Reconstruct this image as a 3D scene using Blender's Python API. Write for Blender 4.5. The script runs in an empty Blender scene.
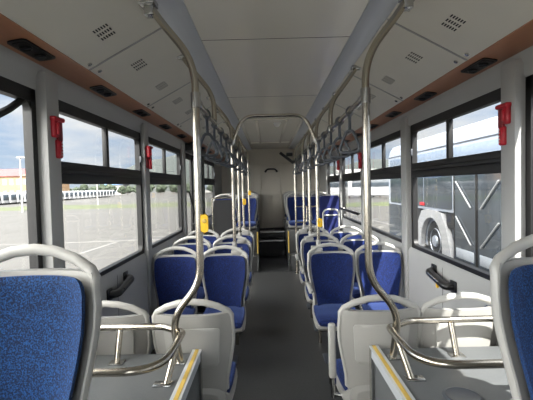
import bpy, bmesh, math, random
from mathutils import Vector, Matrix
random.seed(7)
S = bpy.context.scene
COL = S.collection
PI = math.pi

# ------------------------------------------------------------------ materials
def lin(c):
    return tuple(((v/255)/12.92 if v/255 <= .04045 else ((v/255+.055)/1.055)**2.4) for v in c)

def mat(name, rgb, rough=.5, metal=0., var=.06, scale=12., bump=0., bscale=200., spec=.5, stretch=None, coat=0.):
    m = bpy.data.materials.new(name); m.use_nodes = True
    nt = m.node_tree; N = nt.nodes; L = nt.links
    b = N['Principled BSDF']
    c = lin(rgb)
    tc = N.new('ShaderNodeTexCoord')
    src = tc.outputs['Object']
    if stretch:
        mp = N.new('ShaderNodeMapping'); mp.inputs['Scale'].default_value = stretch
        L.new(src, mp.inputs['Vector']); src = mp.outputs['Vector']
    no = N.new('ShaderNodeTexNoise'); no.inputs['Scale'].default_value = scale; no.inputs['Detail'].default_value = 4
    L.new(src, no.inputs['Vector'])
    mx = N.new('ShaderNodeMix'); mx.data_type = 'RGBA'
    mx.inputs[6].default_value = (*[v*(1-var) for v in c], 1)
    mx.inputs[7].default_value = (*[min(1, v*(1+var)) for v in c], 1)
    L.new(no.outputs['Fac'], mx.inputs[0]); L.new(mx.outputs[2], b.inputs['Base Color'])
    b.inputs['Roughness'].default_value = rough; b.inputs['Metallic'].default_value = metal
    b.inputs['Specular IOR Level'].default_value = spec
    b.inputs['Coat Weight'].default_value = coat
    if bump:
        n2 = N.new('ShaderNodeTexNoise'); n2.inputs['Scale'].default_value = bscale
        L.new(src, n2.inputs['Vector'])
        bp = N.new('ShaderNodeBump'); bp.inputs['Strength'].default_value = bump; bp.inputs['Distance'].default_value = .002
        L.new(n2.outputs['Fac'], bp.inputs['Height']); L.new(bp.outputs['Normal'], b.inputs['Normal'])
    return m

def fabric_mat(name, dark, light, scale, pos=.55):
    m = bpy.data.materials.new(name); m.use_nodes = True
    nt = m.node_tree; N = nt.nodes; L = nt.links; b = N['Principled BSDF']
    tc = N.new('ShaderNodeTexCoord')
    no = N.new('ShaderNodeTexNoise'); no.inputs['Scale'].default_value = scale; no.inputs['Detail'].default_value = 3
    L.new(tc.outputs['Object'], no.inputs['Vector'])
    r = N.new('ShaderNodeValToRGB'); e = r.color_ramp.elements
    e[0].position = pos-.12; e[0].color = (*lin(dark), 1); e[1].position = pos+.14; e[1].color = (*lin(light), 1)
    L.new(no.outputs['Fac'], r.inputs[0]); L.new(r.outputs[0], b.inputs['Base Color'])
    b.inputs['Roughness'].default_value = .85; b.inputs['Specular IOR Level'].default_value = .25
    b.inputs['Sheen Weight'].default_value = .25; b.inputs['Sheen Tint'].default_value = (.3, .45, 1, 1)
    bp = N.new('ShaderNodeBump'); bp.inputs['Strength'].default_value = .5; bp.inputs['Distance'].default_value = .002
    L.new(no.outputs['Fac'], bp.inputs['Height']); L.new(bp.outputs['Normal'], b.inputs['Normal'])
    return m

def glass_mat(name, tint, ior=1.45, gl=1.0):
    m = bpy.data.materials.new(name); m.use_nodes = True
    nt = m.node_tree; N = nt.nodes; L = nt.links; N.clear()
    o = N.new('ShaderNodeOutputMaterial'); t = N.new('ShaderNodeBsdfTransparent'); g = N.new('ShaderNodeBsdfGlossy')
    t.inputs[0].default_value = (*tint, 1); g.inputs['Roughness'].default_value = .02; g.inputs[0].default_value = (gl, gl, gl, 1)
    f = N.new('ShaderNodeFresnel')
    ge = N.new('ShaderNodeNewGeometry'); mi = N.new('ShaderNodeMix'); mi.data_type = 'FLOAT'     # same reflectance on both faces of a pane
    mi.inputs[2].default_value = ior; mi.inputs[3].default_value = 1/ior
    L.new(ge.outputs['Backfacing'], mi.inputs[0]); L.new(mi.outputs[0], f.inputs[0])
    x = N.new('ShaderNodeMixShader')
    L.new(f.outputs[0], x.inputs[0]); L.new(t.outputs[0], x.inputs[1]); L.new(g.outputs[0], x.inputs[2]); L.new(x.outputs[0], o.inputs[0])
    return m

M = {}
M['ceil'] = mat('ceiling laminate', (226, 222, 211), .22, 0, .05, 3, .08, 6, .5, (1, .15, 1), .25)
M['panel'] = mat('side panel laminate', (220, 216, 203), .38, 0, .04, 5)
M['alu'] = mat('aluminium strip', (206, 210, 215), .35, .35, .06, 30, .1, 90, .5, (1, .05, 1))
M['brown'] = mat('brown duct trim', (172, 118, 86), .42, 0, .12, 30, 0, 0, .5, (1, .08, 1))
M['wall'] = mat('light grey wall lining', (170, 170, 168), .5, 0, .04, 6)
M['back'] = mat('beige rear wall lining', (202, 195, 182), .4, 0, .04, 3)
M['floor'] = mat('speckled dark vinyl floor', (54, 55, 56), .42, 0, .45, 60, .15, 300)
M['dark'] = mat('dark vinyl riser', (52, 54, 57), .5, 0, .2, 40)
M['podium'] = mat('grey vinyl cover', (92, 95, 97), .5, 0, .12, 120)
M['shell'] = mat('grey seat plastic', (150, 149, 145), .42, 0, .03, 10)
M['rim'] = mat('pale seat plastic', (164, 163, 159), .38, 0, .03, 10)
M['fab'] = fabric_mat('blue seat fabric', (8, 17, 54), (16, 42, 104), 130)
M['fabn'] = fabric_mat('blue speckled seat fabric', (2, 17, 46), (19, 68, 120), 210)
M['navy'] = fabric_mat('navy board fabric', (17, 22, 62), (28, 38, 96), 120)
M['blackpad'] = mat('black padded vinyl', (8, 9, 14), .7, 0, .2, 30)
M['steel'] = mat('brushed stainless tube', (182, 175, 162), .22, 1., .05, 60, .08, 150, .5, (1, 1, .1))
M['chrome'] = mat('steel fitting', (190, 190, 188), .22, 1., .05, 40)
M['black'] = mat('black rubber', (12, 12, 13), .5, 0, .15, 20)
M['blackp'] = mat('black plastic', (15, 15, 16), .35, 0, .1, 20)
M['strap'] = mat('grey strap plastic', (74, 78, 84), .4, 0, .1, 20)
M['strapd'] = mat('dark strap webbing', (62, 66, 74), .6, 0, .15, 60)
M['red'] = mat('red hammer plastic', (176, 16, 36), .35, 0, .08, 20)
M['redd'] = mat('dark red hammer plastic', (128, 10, 26), .4, 0, .08, 20)
M['yellow'] = mat('yellow plastic', (240, 190, 20), .4, 0, .05, 20)
M['yel2'] = mat('yellow strip', (205, 172, 84), .5, 0, .12, 60)
M['white'] = mat('white plastic', (226, 226, 222), .4, 0, .03, 10)
M['hole'] = mat('dark slot', (40, 40, 38), .8, 0, .1, 20)
M['glass'] = glass_mat('tinted side glass', (.92, .925, .92), 1.3, .5)
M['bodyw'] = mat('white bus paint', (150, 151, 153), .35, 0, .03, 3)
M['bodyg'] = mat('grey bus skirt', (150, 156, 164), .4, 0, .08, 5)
M['nglass'] = mat('dark bus window glass', (48, 56, 64), .06, 0, .7, 1.6, 0, 0, .8)  # uneven tones stand in for reflections and views through the glass
M['nglass2'] = mat('sky-toned bus cove glass', (120, 132, 150), .15, 0, .15, 1.2, 0, 0, .7)  # grey-blue sky reflection put into the glass colour
M['nbody'] = mat('shade-toned white bus paint', (138, 145, 156), .25, 0, .04, 2)  # white body with its bluish shade put into the colour
M['tyre'] = mat('tyre rubber', (30, 31, 33), .8, 0, .2, 20)
M['wheel'] = mat('grey steel wheel', (160, 166, 176), .4, .5, .1, 20)
M['tail'] = mat('red lamp lens', (190, 40, 44), .2, 0, .05, 20)
M['asphalt'] = mat('worn asphalt', (55, 54, 52), .85, 0, .22, .9, .3, 40)
M['line'] = mat('white road paint', (86, 85, 83), .7, 0, .08, 8)
M['grass'] = mat('dry verge grass', (54, 60, 36), .9, 0, .5, .8, .6, 8)
M['leaf'] = mat('tree foliage', (42, 52, 37), .9, 0, .4, 1.2, .8, 4)
M['trunk'] = mat('bark', (92, 76, 60), .9, 0, .3, 8)
M['hill'] = mat('hazy wooded hill', (44, 49, 48), 1., 0, .15, .05)
M['bred'] = mat('red roof sheet', (104, 48, 49), .7, 0, .1, 1)
M['bora'] = mat('ochre facade', (120, 98, 74), .8, 0, .1, .4)
M['bwhi'] = mat('white facade', (138, 138, 136), .8, 0, .05, .5)
M['bblu'] = mat('blue sheet', (90, 130, 190), .7, 0, .05, .5)
M['bwin'] = mat('facade window', (92, 100, 112), .2, 0, .1, 2)

# ------------------------------------------------------------------ mesh builder (world coordinates)
class MB:
    def __init__(s): s.bm = bmesh.new()
    def _add(s, verts, faces, smooth):
        vs = [s.bm.verts.new(v) for v in verts]
        out = []
        for f in faces:
            try:
                q = s.bm.faces.new([vs[i] for i in f]); q.smooth = smooth; q.material_index = getattr(s, 'mi', 0); out.append(q)
            except ValueError: pass
        return vs, out
    def box(s, x0, x1, y0, y1, z0, z1, bev=0., seg=2, rot=None, piv=None):
        t = bmesh.new()
        bmesh.ops.create_cube(t, size=1)
        for v in t.verts:
            v.co = Vector(((x0+x1)/2+v.co.x*(x1-x0), (y0+y1)/2+v.co.y*(y1-y0), (z0+z1)/2+v.co.z*(z1-z0)))
        if bev: bmesh.ops.bevel(t, geom=t.edges[:], offset=bev, segments=seg, profile=.5, affect='EDGES')
        if rot is not None:
            p = Vector(piv) if piv else Vector(((x0+x1)/2, (y0+y1)/2, (z0+z1)/2))
            for v in t.verts: v.co = p + rot @ (v.co-p)
        s._merge(t, bool(bev)); return s
    def _merge(s, t, smooth):
        t.verts.index_update()
        s._add([v.co.copy() for v in t.verts], [[v.index for v in f.verts] for f in t.faces], smooth); t.free()
    def tube(s, pts, r, n=12, caps=True, r2=None, closed=False, up=None):
        pts = [Vector(p) for p in pts]
        rings = []; k = len(pts)
        prev = None
        for i, p in enumerate(pts):
            if closed: d = pts[(i+1) % k]-pts[i-1]
            else: d = pts[min(i+1, k-1)]-pts[max(i-1, 0)]
            d.normalize()
            if up is not None: a = Vector(up)
            elif prev is None: a = Vector((0, 0, 1)) if abs(d.z) < .9 else Vector((0, 1, 0))
            else: a = prev
            a = (a-d*a.dot(d)); a.normalize(); prev = a
            b = d.cross(a)
            ra = r[i] if isinstance(r, (list, tuple)) else r
            rb = (r2[i] if isinstance(r2, (list, tuple)) else r2) if r2 is not None else ra
            rings.append([p+a*(ra*math.cos(2*PI*j/n))+b*(rb*math.sin(2*PI*j/n)) for j in range(n)])
        s.rings(rings, caps and not closed, closed); return s
    def rings(s, rings, caps=True, closed=False, smooth=True):
        n = len(rings[0]); V = [v for r in rings for v in r]; Fc = []
        k = len(rings)
        for i in range(k if closed else k-1):
            for j in range(n):
                a = i*n+j; b = i*n+(j+1) % n; c = ((i+1) % k)*n+(j+1) % n; d = ((i+1) % k)*n+j
                Fc.append((a, b, c, d))
        s._add(V, Fc, smooth)
        if caps:
            s._add(rings[0], [tuple(range(n-1, -1, -1))], False); s._add(rings[-1], [tuple(range(n))], False)
        return s
    def lathe(s, c, prof, axis='z', n=20):
        c = Vector(c); R = []
        for r, h in prof:
            ring = []
            for j in range(n):
                a = 2*PI*j/n; u, w = max(r, 1e-4)*math.cos(a), max(r, 1e-4)*math.sin(a)
                v = {'z': (u, w, h), 'y': (w, h, u), 'x': (h, u, w)}[axis]
                ring.append(c+Vector(v))
            R.append(ring)
        return s.rings(R, True)
    def prism(s, poly, y0, y1, axis='y', smooth=False):
        # poly in (x,z) for axis y ; (y,z) for axis x ; (x,y) for axis z
        def P(a, b, t): return {'y': (a, t, b), 'x': (t, a, b), 'z': (a, b, t)}[axis]
        n = len(poly)
        V = [P(a, b, y0) for a, b in poly]+[P(a, b, y1) for a, b in poly]
        Fc = [tuple(range(n)), tuple(range(2*n-1, n-1, -1))]+[(i, n+i, n+(i+1) % n, (i+1) % n) for i in range(n)]
        s._add(V, Fc, smooth); return s
    def blob(s, c, r, sub=3, amp=.25, f=1., sx=1, sy=1, sz=1):
        from mathutils import noise
        t = bmesh.new(); bmesh.ops.create_icosphere(t, subdivisions=sub, radius=1)
        for v in t.verts:
            k = 1+amp*noise.noise(v.co*f*2.1+Vector(c))+amp*.5*noise.noise(v.co*f*6+Vector(c))
            v.co = Vector(c)+Vector((v.co.x*sx, v.co.y*sy, v.co.z*sz))*(r*k)
        s._merge(t, True); return s
    def build(s, name, m, parent=None, origin=None, bev=0.):
        bmesh.ops.recalc_face_normals(s.bm, faces=s.bm.faces[:])
        off = Vector((0, 0, 0))
        if parent is not None:
            q = parent
            while q is not None: off += q.location; q = q.parent
        elif origin is not None: off = Vector(origin)
        else:
            xs = [v.co for v in s.bm.verts]
            off = Vector(((min(c.x for c in xs)+max(c.x for c in xs))/2, (min(c.y for c in xs)+max(c.y for c in xs))/2, min(c.z for c in xs)))
        for v in s.bm.verts: v.co -= off
        me = bpy.data.meshes.new(name); s.bm.to_mesh(me); s.bm.free()
        for q in (m if isinstance(m, (list, tuple)) else [m]): me.materials.append(M[q] if isinstance(q, str) else q)
        o = bpy.data.objects.new(name, me); COL.objects.link(o)
        if parent is not None: o.parent = parent
        else: o.location = off
        if hasattr(me, 'set_sharp_from_angle'): me.set_sharp_from_angle(angle=math.radians(40))
        return o

def tag(o, label=None, cat=None, group=None, kind=None):
    if label: o['label'] = label
    if cat: o['category'] = cat
    if group: o['group'] = group
    if kind: o['kind'] = kind
    return o
def empty(name, loc, label=None, cat=None, group=None, kind=None, rz=0.):
    o = bpy.data.objects.new(name, None); COL.objects.link(o); o.location = loc; o.rotation_euler.z = rz
    o.empty_display_size = .05
    return tag(o, label, cat, group, kind)
def copy_tree(o, parent=None):
    c = o.copy(); COL.objects.link(c); c.parent = parent
    for ch in list(o.children): copy_tree(ch, c)
    return c
def place(o, loc, rz=0., label=None, group=None):
    o.location = loc; o.rotation_euler.z = rz
    if label: o['label'] = label
    if group: o['group'] = group
    return o
def fillet(pts, r, n=6):
    pts = [Vector(p) for p in pts]; out = [pts[0]]
    for i in range(1, len(pts)-1):
        rr = r[i-1] if isinstance(r, (list, tuple)) else r
        a, b, c = pts[i-1], pts[i], pts[i+1]
        u = (a-b); v = (c-b); lu, lv = u.length, v.length; u.normalize(); v.normalize()
        d = min(rr, lu*.49, lv*.49)
        p0, p2 = b+u*d, b+v*d
        for k in range(n+1):
            t = k/n; out.append(p0*(1-t)**2+b*2*t*(1-t)+p2*t*t)
    out.append(pts[-1]); return out
def rrect(x0, x1, z0, z1, r, n=4):
    P = []
    for cx, cz, a0 in ((x1-r, z1-r, 0), (x0+r, z1-r, PI/2), (x0+r, z0+r, PI), (x1-r, z0+r, 1.5*PI)):
        for k in range(n+1):
            a = a0+PI/2*k/n; P.append((cx+r*math.cos(a), cz+r*math.sin(a)))
    return P
def sname(side): return 'left' if side < 0 else 'right'

# ------------------------------------------------------------------ room shell
Y0, YE = -2.6, 9.97
def st(o): o['kind'] = 'structure'; return o

b = MB(); b.box(-1.27, 1.27, Y0, YE, -.12, 0)
for s in (-1, 1):                       # rear platforms beside the aisle, seat boxes on top
    x0, x1 = sorted((s*.29, s*1.2))
    b.box(x0, x1, 7.17, YE-.001, .001, .30, .006)
    for y in (7.9, 8.8, 9.7): b.box(x0, x1, y-.45, y+.06, .299, .735, .006)
b.mi = 1
b.box(-.289, .289, 8.85, YE-.001, .001, .345); b.box(-.289, .289, 9.2, YE-.001, .34, .50)
b.box(-.289, .289, 7.171, 8.849, .0005, .004)
b.mi = 2
b.box(-.288, .288, 8.825, 8.85, .322, .35); b.box(-.288, .288, 9.175, 9.2, .477, .505)
for s in (-1, 1):
    b.box(s*.285-.012, s*.285+.012, 7.155, 7.175, .0, .3); b.box(s*.62-.33, s*.62+.33, 7.158, 7.175, .285, .302)
st(b.build('floor', ['floor', 'dark', 'chrome'], origin=(0, 0, 0)))
t_ = MB()
for s in (-1, 1): t_.box(s*.29-.012, s*.29+.012, 7.432, 7.45, .29, .70)
st(t_.build('trim_1', 'yel2'))

# ceiling: centre panel, rear recess frame, ribs, roof slab
ZC_ = 2.465
b = MB()
b.box(-.462, .462, Y0, 5.40, ZC_, ZC_+.03); b.box(-.462, .462, 5.405, YE, ZC_+.002, ZC_+.03)
b.box(-1.27, 1.27, Y0, YE, 2.56, 2.64)
for s in (-1, 1):
    b.box(s*.205-.02, s*.205+.02, 5.58, 8.3, ZC_-.028, ZC_+.002, .008)
    b.box(s*.425-.02, s*.425+.02, 5.45, 9.7, ZC_-.016, ZC_+.002, .006)
b.box(-.405, .405, 8.4, 8.45, ZC_-.016, ZC_+.002, .006); b.box(-.405, .405, 5.45, 5.5, ZC_-.016, ZC_+.002, .006)
b.mi = 1
for y in (.4, 2.50, 4.1): b.box(-.462, .462, y, y+.004, ZC_-.0015, ZC_+.001)
st(b.build('ceiling', ['ceil', 'hole'], origin=(0, 0, ZC_)))
tn = 2
for s in (-1, 1):
    p = [(s*.457, 2.49), (s*.457, 2.459), (s*.468, 2.453), (s*.58, 2.441), (s*.595, 2.446), (s*.595, 2.55), (s*.55, 2.55)]
    st(MB().prism(p, Y0, YE).build(f'trim_{tn}', 'alu')); tn += 1
    # hinged side panels with vent slots and locks
    seams = [Y0, -.91, .13, 1.17, 2.21, 3.25, 4.29, 5.33, 6.37, 7.41, 8.45, YE]
    a = Vector((s*.598, 0, 2.446)); c = Vector((s*1.03, 0, 2.213)); d = (c-a).normalized()
    nrm = Vector((-d.z*s, 0, d.x*s)); nrm = nrm if nrm.z < 0 else -nrm
    for i in range(len(seams)-1):
        ya, yb = seams[i]+.003, seams[i+1]-.003
        mb = MB()
        mb.prism([(a.x, a.z), (c.x, c.z), (c.x, c.z+.05), (a.x, a.z+.05)], ya, yb)
        pn = st(mb.build(f'trim_{tn}', 'panel')); tn += 1
        g = MB(); lk = MB()
        ys = [k for k in [1.43+.52*j for j in range(-6, 17)] if ya+.1 < k < yb-.1]
        for yc in ys:
            u0 = .273
            for r_ in range(3):
                for q in range(6):
                    u = u0+(q-2.5)*.0135; y = yc+(r_-1)*.046
                    P0 = a+d*u; P0.y = y; w = .0034; h = .0125
                    V = [P0-d*w+nrm*.0012+Vector((0, -h, 0)), P0+d*w+nrm*.0012+Vector((0, -h, 0)), P0+d*w+nrm*.0012+Vector((0, h, 0)), P0-d*w+nrm*.0012+Vector((0, h, 0))]
                    V2 = [v-nrm*.004 for v in V]
                    g._add(V+V2, [(0, 1, 2, 3), (7, 6, 5, 4), (0, 4, 5, 1), (1, 5, 6, 2), (2, 6, 7, 3), (3, 7, 4, 0)], False)
        lip = MB(); V = []
        for y in (yb-.012, yb+.002):
            for u, h in ((0, -.002), (.490, -.002), (.490, .0035), (0, .0035)): P0 = a+d*u+nrm*h; P0.y = y; V.append(P0)
        lip._add(V, [(0, 1, 2, 3), (7, 6, 5, 4), (0, 4, 5, 1), (1, 5, 6, 2), (2, 6, 7, 3), (3, 7, 4, 0)], False); lip.build('seam_lip', 'rim', pn)
        if ys: g.build('vent_slots', 'hole', pn)
        else: g.bm.free()
        for y in (ya+.06, yb-.06):
            P0 = a+d*.458; P0.y = y
            k = MB(); k.tube([P0-nrm*.004, P0+nrm*.006, P0+nrm*.008], [.012, .012, .008], 12); k.build('lock', 'chrome', pn)
    # seam shadow gap backing above the panels, brown duct trim, wall top
    p = [(s*1.03, 2.208), (s*1.197, 2.183), (s*1.225, 2.19), (s*1.225, 2.35), (s*1.03, 2.30)]
    st(MB().prism(p, Y0, YE).build(f'trim_{tn}', 'brown')); tn += 1

WINS = {-1: [(-1.9, -.55), (-.35, .40), (.55, 1.97), (2.15, 3.59), (3.75, 5.22), (7.0, 8.5)],
        1: [(-1.9, -.55), (-.35, .40), (.55, 1.97), (2.15, 3.55), (3.73, 5.2), (5.38, 6.83), (7.0, 8.5)]}
ZB, ZT = .985, 2.05
for s in (-1, 1):
    w = MB()
    def bx(xa, xb, *r, **k): w.box(*sorted((s*xa, s*xb)), *r, **k)
    holes = [(y0, y1) for y0, y1 in WINS[s]]
    door = (5.42, 6.80) if s < 0 else None
    if door: bx(1.22, 1.242, Y0, door[0], -.12, ZB); bx(1.22, 1.242, door[1], YE, -.12, ZB)
    else: bx(1.22, 1.242, Y0, YE, -.12, ZB)
    bx(1.22, 1.242, Y0, YE, ZT, 2.57)
    ed = sorted(holes+([door] if door else []))
    cur = Y0
    for y0, y1 in ed:
        bx(1.22, 1.242, cur, y0, ZB if not door or True else 0, ZT); cur = y1
    bx(1.22, 1.242, cur, YE, ZB, ZT)
    # sloped header and sill ledge
    w.prism([(s*1.225, 2.052), (s*1.205, 2.056), (s*1.198, 2.07), (s*1.196, 2.13), (s*1.188, 2.14), (s*1.186, 2.186), (s*1.225, 2.20)], Y0, YE)
    segs = [(Y0, 5.40), (6.82, YE)] if s < 0 else [(Y0, YE)]
    for ya, yb in segs:
        w.prism([(s*1.222, .978), (s*1.205, .975), (s*1.188, .94), (s*1.188, .06), (s*1.222, .06)], ya, yb)
    # pilasters between windows
    for ya, yb in ((.42, .53), (1.985, 2.105), (3.605, 3.735), (5.225, 5.36), (6.845, 6.985), (8.51, 8.69)):
        if s < 0 and ya > 5: ya, yb = (5.26, 5.40) if ya < 6 else (6.82, 6.96)
        pm = MB(); pm.box(*sorted((s*(1.152 if 1.9 < ya < 2.1 else 1.17), s*1.224)), ya, yb, .715 if 1.9 < ya < 2.1 else .06, 2.15, .005)
        st(pm.build(f'trim_{tn}', 'wall')); tn += 1
    # panel joints on the lower wall
    w.mi = 1
    for y in (2.9, 4.4): bx(1.187, 1.19, y, y+.004, .1, .93)
    st(w.build('wall_'+sname(s), ['wall', 'hole'], origin=(s*1.22, 0, 0)))
b = MB(); b.box(-1.27, 1.27, YE, YE+.06, -.12, 2.62)
b.box(-1.02, 1.02, YE-.03, YE+.01, 2.08, 2.42, .01)
for x in (-.24, .25): b.box(x-.011, x+.011, YE-.014, YE+.01, .5, 2.08, .004)
for x in (-.6, .6): b.box(x-.03, x+.03, YE-.06, YE+.01, .9, 2.4, .008)
st(b.build('wall_back', 'back', origin=(0, YE, 0)))
b = MB(); b.box(-1.27, 1.27, Y0-.06, Y0, -.12, .75); b.box(-1.27, 1.27, Y0-.06, Y0, 2.2, 2.7)
b.box(-1.27, -1.2, Y0-.06, Y0, .75, 2.2); b.box(-.05, 1.27, Y0-.06, Y0, .75, 2.2)  # right half closed out of view, added to cut the front light
st(b.build('wall_front', 'wall', origin=(0, Y0, 0)))

# windows
wn = 1
for s in (-1, 1):
    for y0, y1 in WINS[s]:
        f = MB(); X0, X1 = sorted((s*1.203, s*1.246))
        e = .028
        f.box(X0, X1, y0-.012, y0+e, ZB-.008, ZT+.008); f.box(X0, X1, y1-e, y1+.012, ZB-.008, ZT+.008)
        f.box(X0, X1, y0, y1, ZB-.008, ZB+.022); f.box(X0, X1, y0, y1, ZT-.055, ZT+.008)
        for ya, za, sy, sz in ((y0+e, ZB+.02, 1, 1), (y1-e, ZB+.02, -1, 1), (y0+e, ZT-.054, 1, -1), (y1-e, ZT-.054, -1, -1)):
            r = .05
            f.prism([(ya, za)]+[(ya+sy*(r-r*math.cos(t)), za+sz*(r-r*math.sin(t))) for t in [PI/2*k/5 for k in range(6)]], X0+.004, X1-.004, 'x')
        wo = st(f.build(f'window_{wn}', 'black', origin=(s*1.22, (y0+y1)/2, ZB))); wn += 1
        if .5 < y0 < .6:
            mb = MB(); mb.tube([(s*1.222, 1.2, 1.72), (s*1.222, 1.6, 1.83), (s*1.222, 1.8, 1.93), (s*1.222, 1.96, 2.03)], .018, 8, r2=.016); mb.build('slanted_bar', 'black', wo)
            g = MB(); g.box(s*1.234-.002, s*1.234+.002, y0+.02, y1-.02, ZB+.015, ZT-.05); g.build('pane', 'glass', wo)
        else:
            bar = MB()
            bar.box(X0-.004 if s > 0 else X0, X1 if s > 0 else X1+.004, y0+.01, y1-.01, 1.597, 1.655, .004)
            bar.box(*sorted((s*1.190, s*1.240)), y0+.02, y1-.02, 1.655, 1.682, .004)
            bar.box(X0, X1, y0+.02, y1-.02, 1.682, 1.722, .004)
            bar.build('transom_bar', 'black', wo)
            ym = (y0+y1)/2+.04*0
            mb = MB(); mb.box(X0+.004, X1-.004, ym-.02, ym+.02, 1.71, ZT-.04, .004); mb.build('mullion', 'black', wo)
            for ya, yb, za, zb in ((y0+.02, ym-.015, 1.715, ZT-.05), (ym+.015, y1-.02, 1.715, ZT-.05), (y0+.02, y1-.02, ZB+.015, 1.605)):
                g = MB(); g.box(s*1.234-.002, s*1.234+.002, ya, yb, za, zb); g.build('pane', 'glass', wo)
        if y0 > 2:
            k = MB(); k.box(*sorted((s*1.188, s*1.206)), y1-.03, y1-.010, 1.79, 1.85, .004); k.build('latch', 'strap', wo)
# windscreen behind the viewer
f = MB()
for xa, xb, za, zb in ((-1.2, -1.15, .75, 2.2), (-.09, -.05, .75, 2.2), (-1.2, -.05, .75, .79), (-1.2, -.05, 2.16, 2.2)): f.box(xa, xb, Y0-.05, Y0-.01, za, zb)
wo = st(f.build(f'window_{wn}', 'black', origin=(0, Y0-.03, .75)))
for xa, xb in ((-1.16, -.08),):
    g = MB(); g.box(xa, xb, Y0-.034, Y0-.030, .78, 2.17); g.build('pane', 'glass', wo)

# middle door on the left
d = MB()
for ya, yb in ((5.42, 6.10), (6.11, 6.80)):
    for a0, a1, z0, z1 in ((ya, ya+.06, .02, 2.05), (yb-.06, yb, .02, 2.05), (ya, yb, .02, .10), (ya, yb, 1.97, 2.05)): d.box(-1.25, -1.215, a0, a1, z0, z1, .004)
d.box(-1.25, -1.19, 5.405, 5.43, 0, 2.06, .004)
do = st(d.build('door_1', 'black', origin=(-1.235, 6.1, 0)))
for ya, yb in ((5.46, 6.06), (6.15, 6.76)):
    g = MB(); g.box(-1.234, -1.230, ya, yb, .09, 1.98); g.build('pane', 'glass', do)
    g = MB(); g.tube(fillet([(-1.22, ya+.02, 1.5), (-1.15, ya+.02, 1.5), (-1.15, yb-.02, 1.0), (-1.22, yb-.02, 1.0)], .04), .012, 10); g.build('door_handle', 'black', do)
mb = MB(); mb.box(-1.215, -1.1, 5.44, 6.78, 2.06, 2.16, .01); mb.build('door_header', 'blackp', do)

# ------------------------------------------------------------------ air vents on the brown strips
def air_vent(s, y, label):
    c = Vector((s*1.1135, y, 2.1955)); d = Vector((s*.167, 0, -.025)).normalized(); n = Vector((-s*.025, 0, -.167)).normalized()
    R = Matrix((d, Vector((0, 1, 0)), -n)).transposed()      # local x along slope, y along bus, -z into room
    t = empty('air_vent', c, label, 'air vent', 'air vents on the brown ceiling strips')
    def put(mb, name, m, par):
        for v in mb.bm.verts: v.co = c + R @ v.co
        return mb.build(name, m, par)
    m = MB(); m.prism(rrect(-.042, .042, -.13, .13, .02), .003, -.006, 'z'); put(m, 'vent_plate', 'blackp', t)
    m = MB(); m.prism(rrect(-.031, .031, -.112, .112, .014), -.005, -.009, 'z'); put(m, 'bezel', 'black', t)
    for yy in (-.055, .055):
        m = MB(); m.lathe((0, yy, 0), [(.027, -.006), (.028, -.014), (.023, -.017), (.018, -.012), (.004, -.011)], 'z', 18)
        nz = put(m, 'nozzle', 'blackp', t)
        m = MB(); m.box(-.022, .022, yy-.003, yy+.003, -.017, -.012); put(m, 'nozzle_fin', 'strapd', nz)
ordn = ['nearest the camera', 'second from the camera', 'third from the camera', 'fourth from the camera', 'fifth from the camera', 'sixth from the camera', 'seventh from the camera', 'farthest from the camera']
for i in range(8): air_vent(-1, 1.82+.78*i, f'black twin-nozzle air vent in the left brown strip, {ordn[i]}')
for i in range(8): air_vent(1, 2.25+.753*i, f'black twin-nozzle air vent in the right brown strip, {ordn[i]}')

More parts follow.
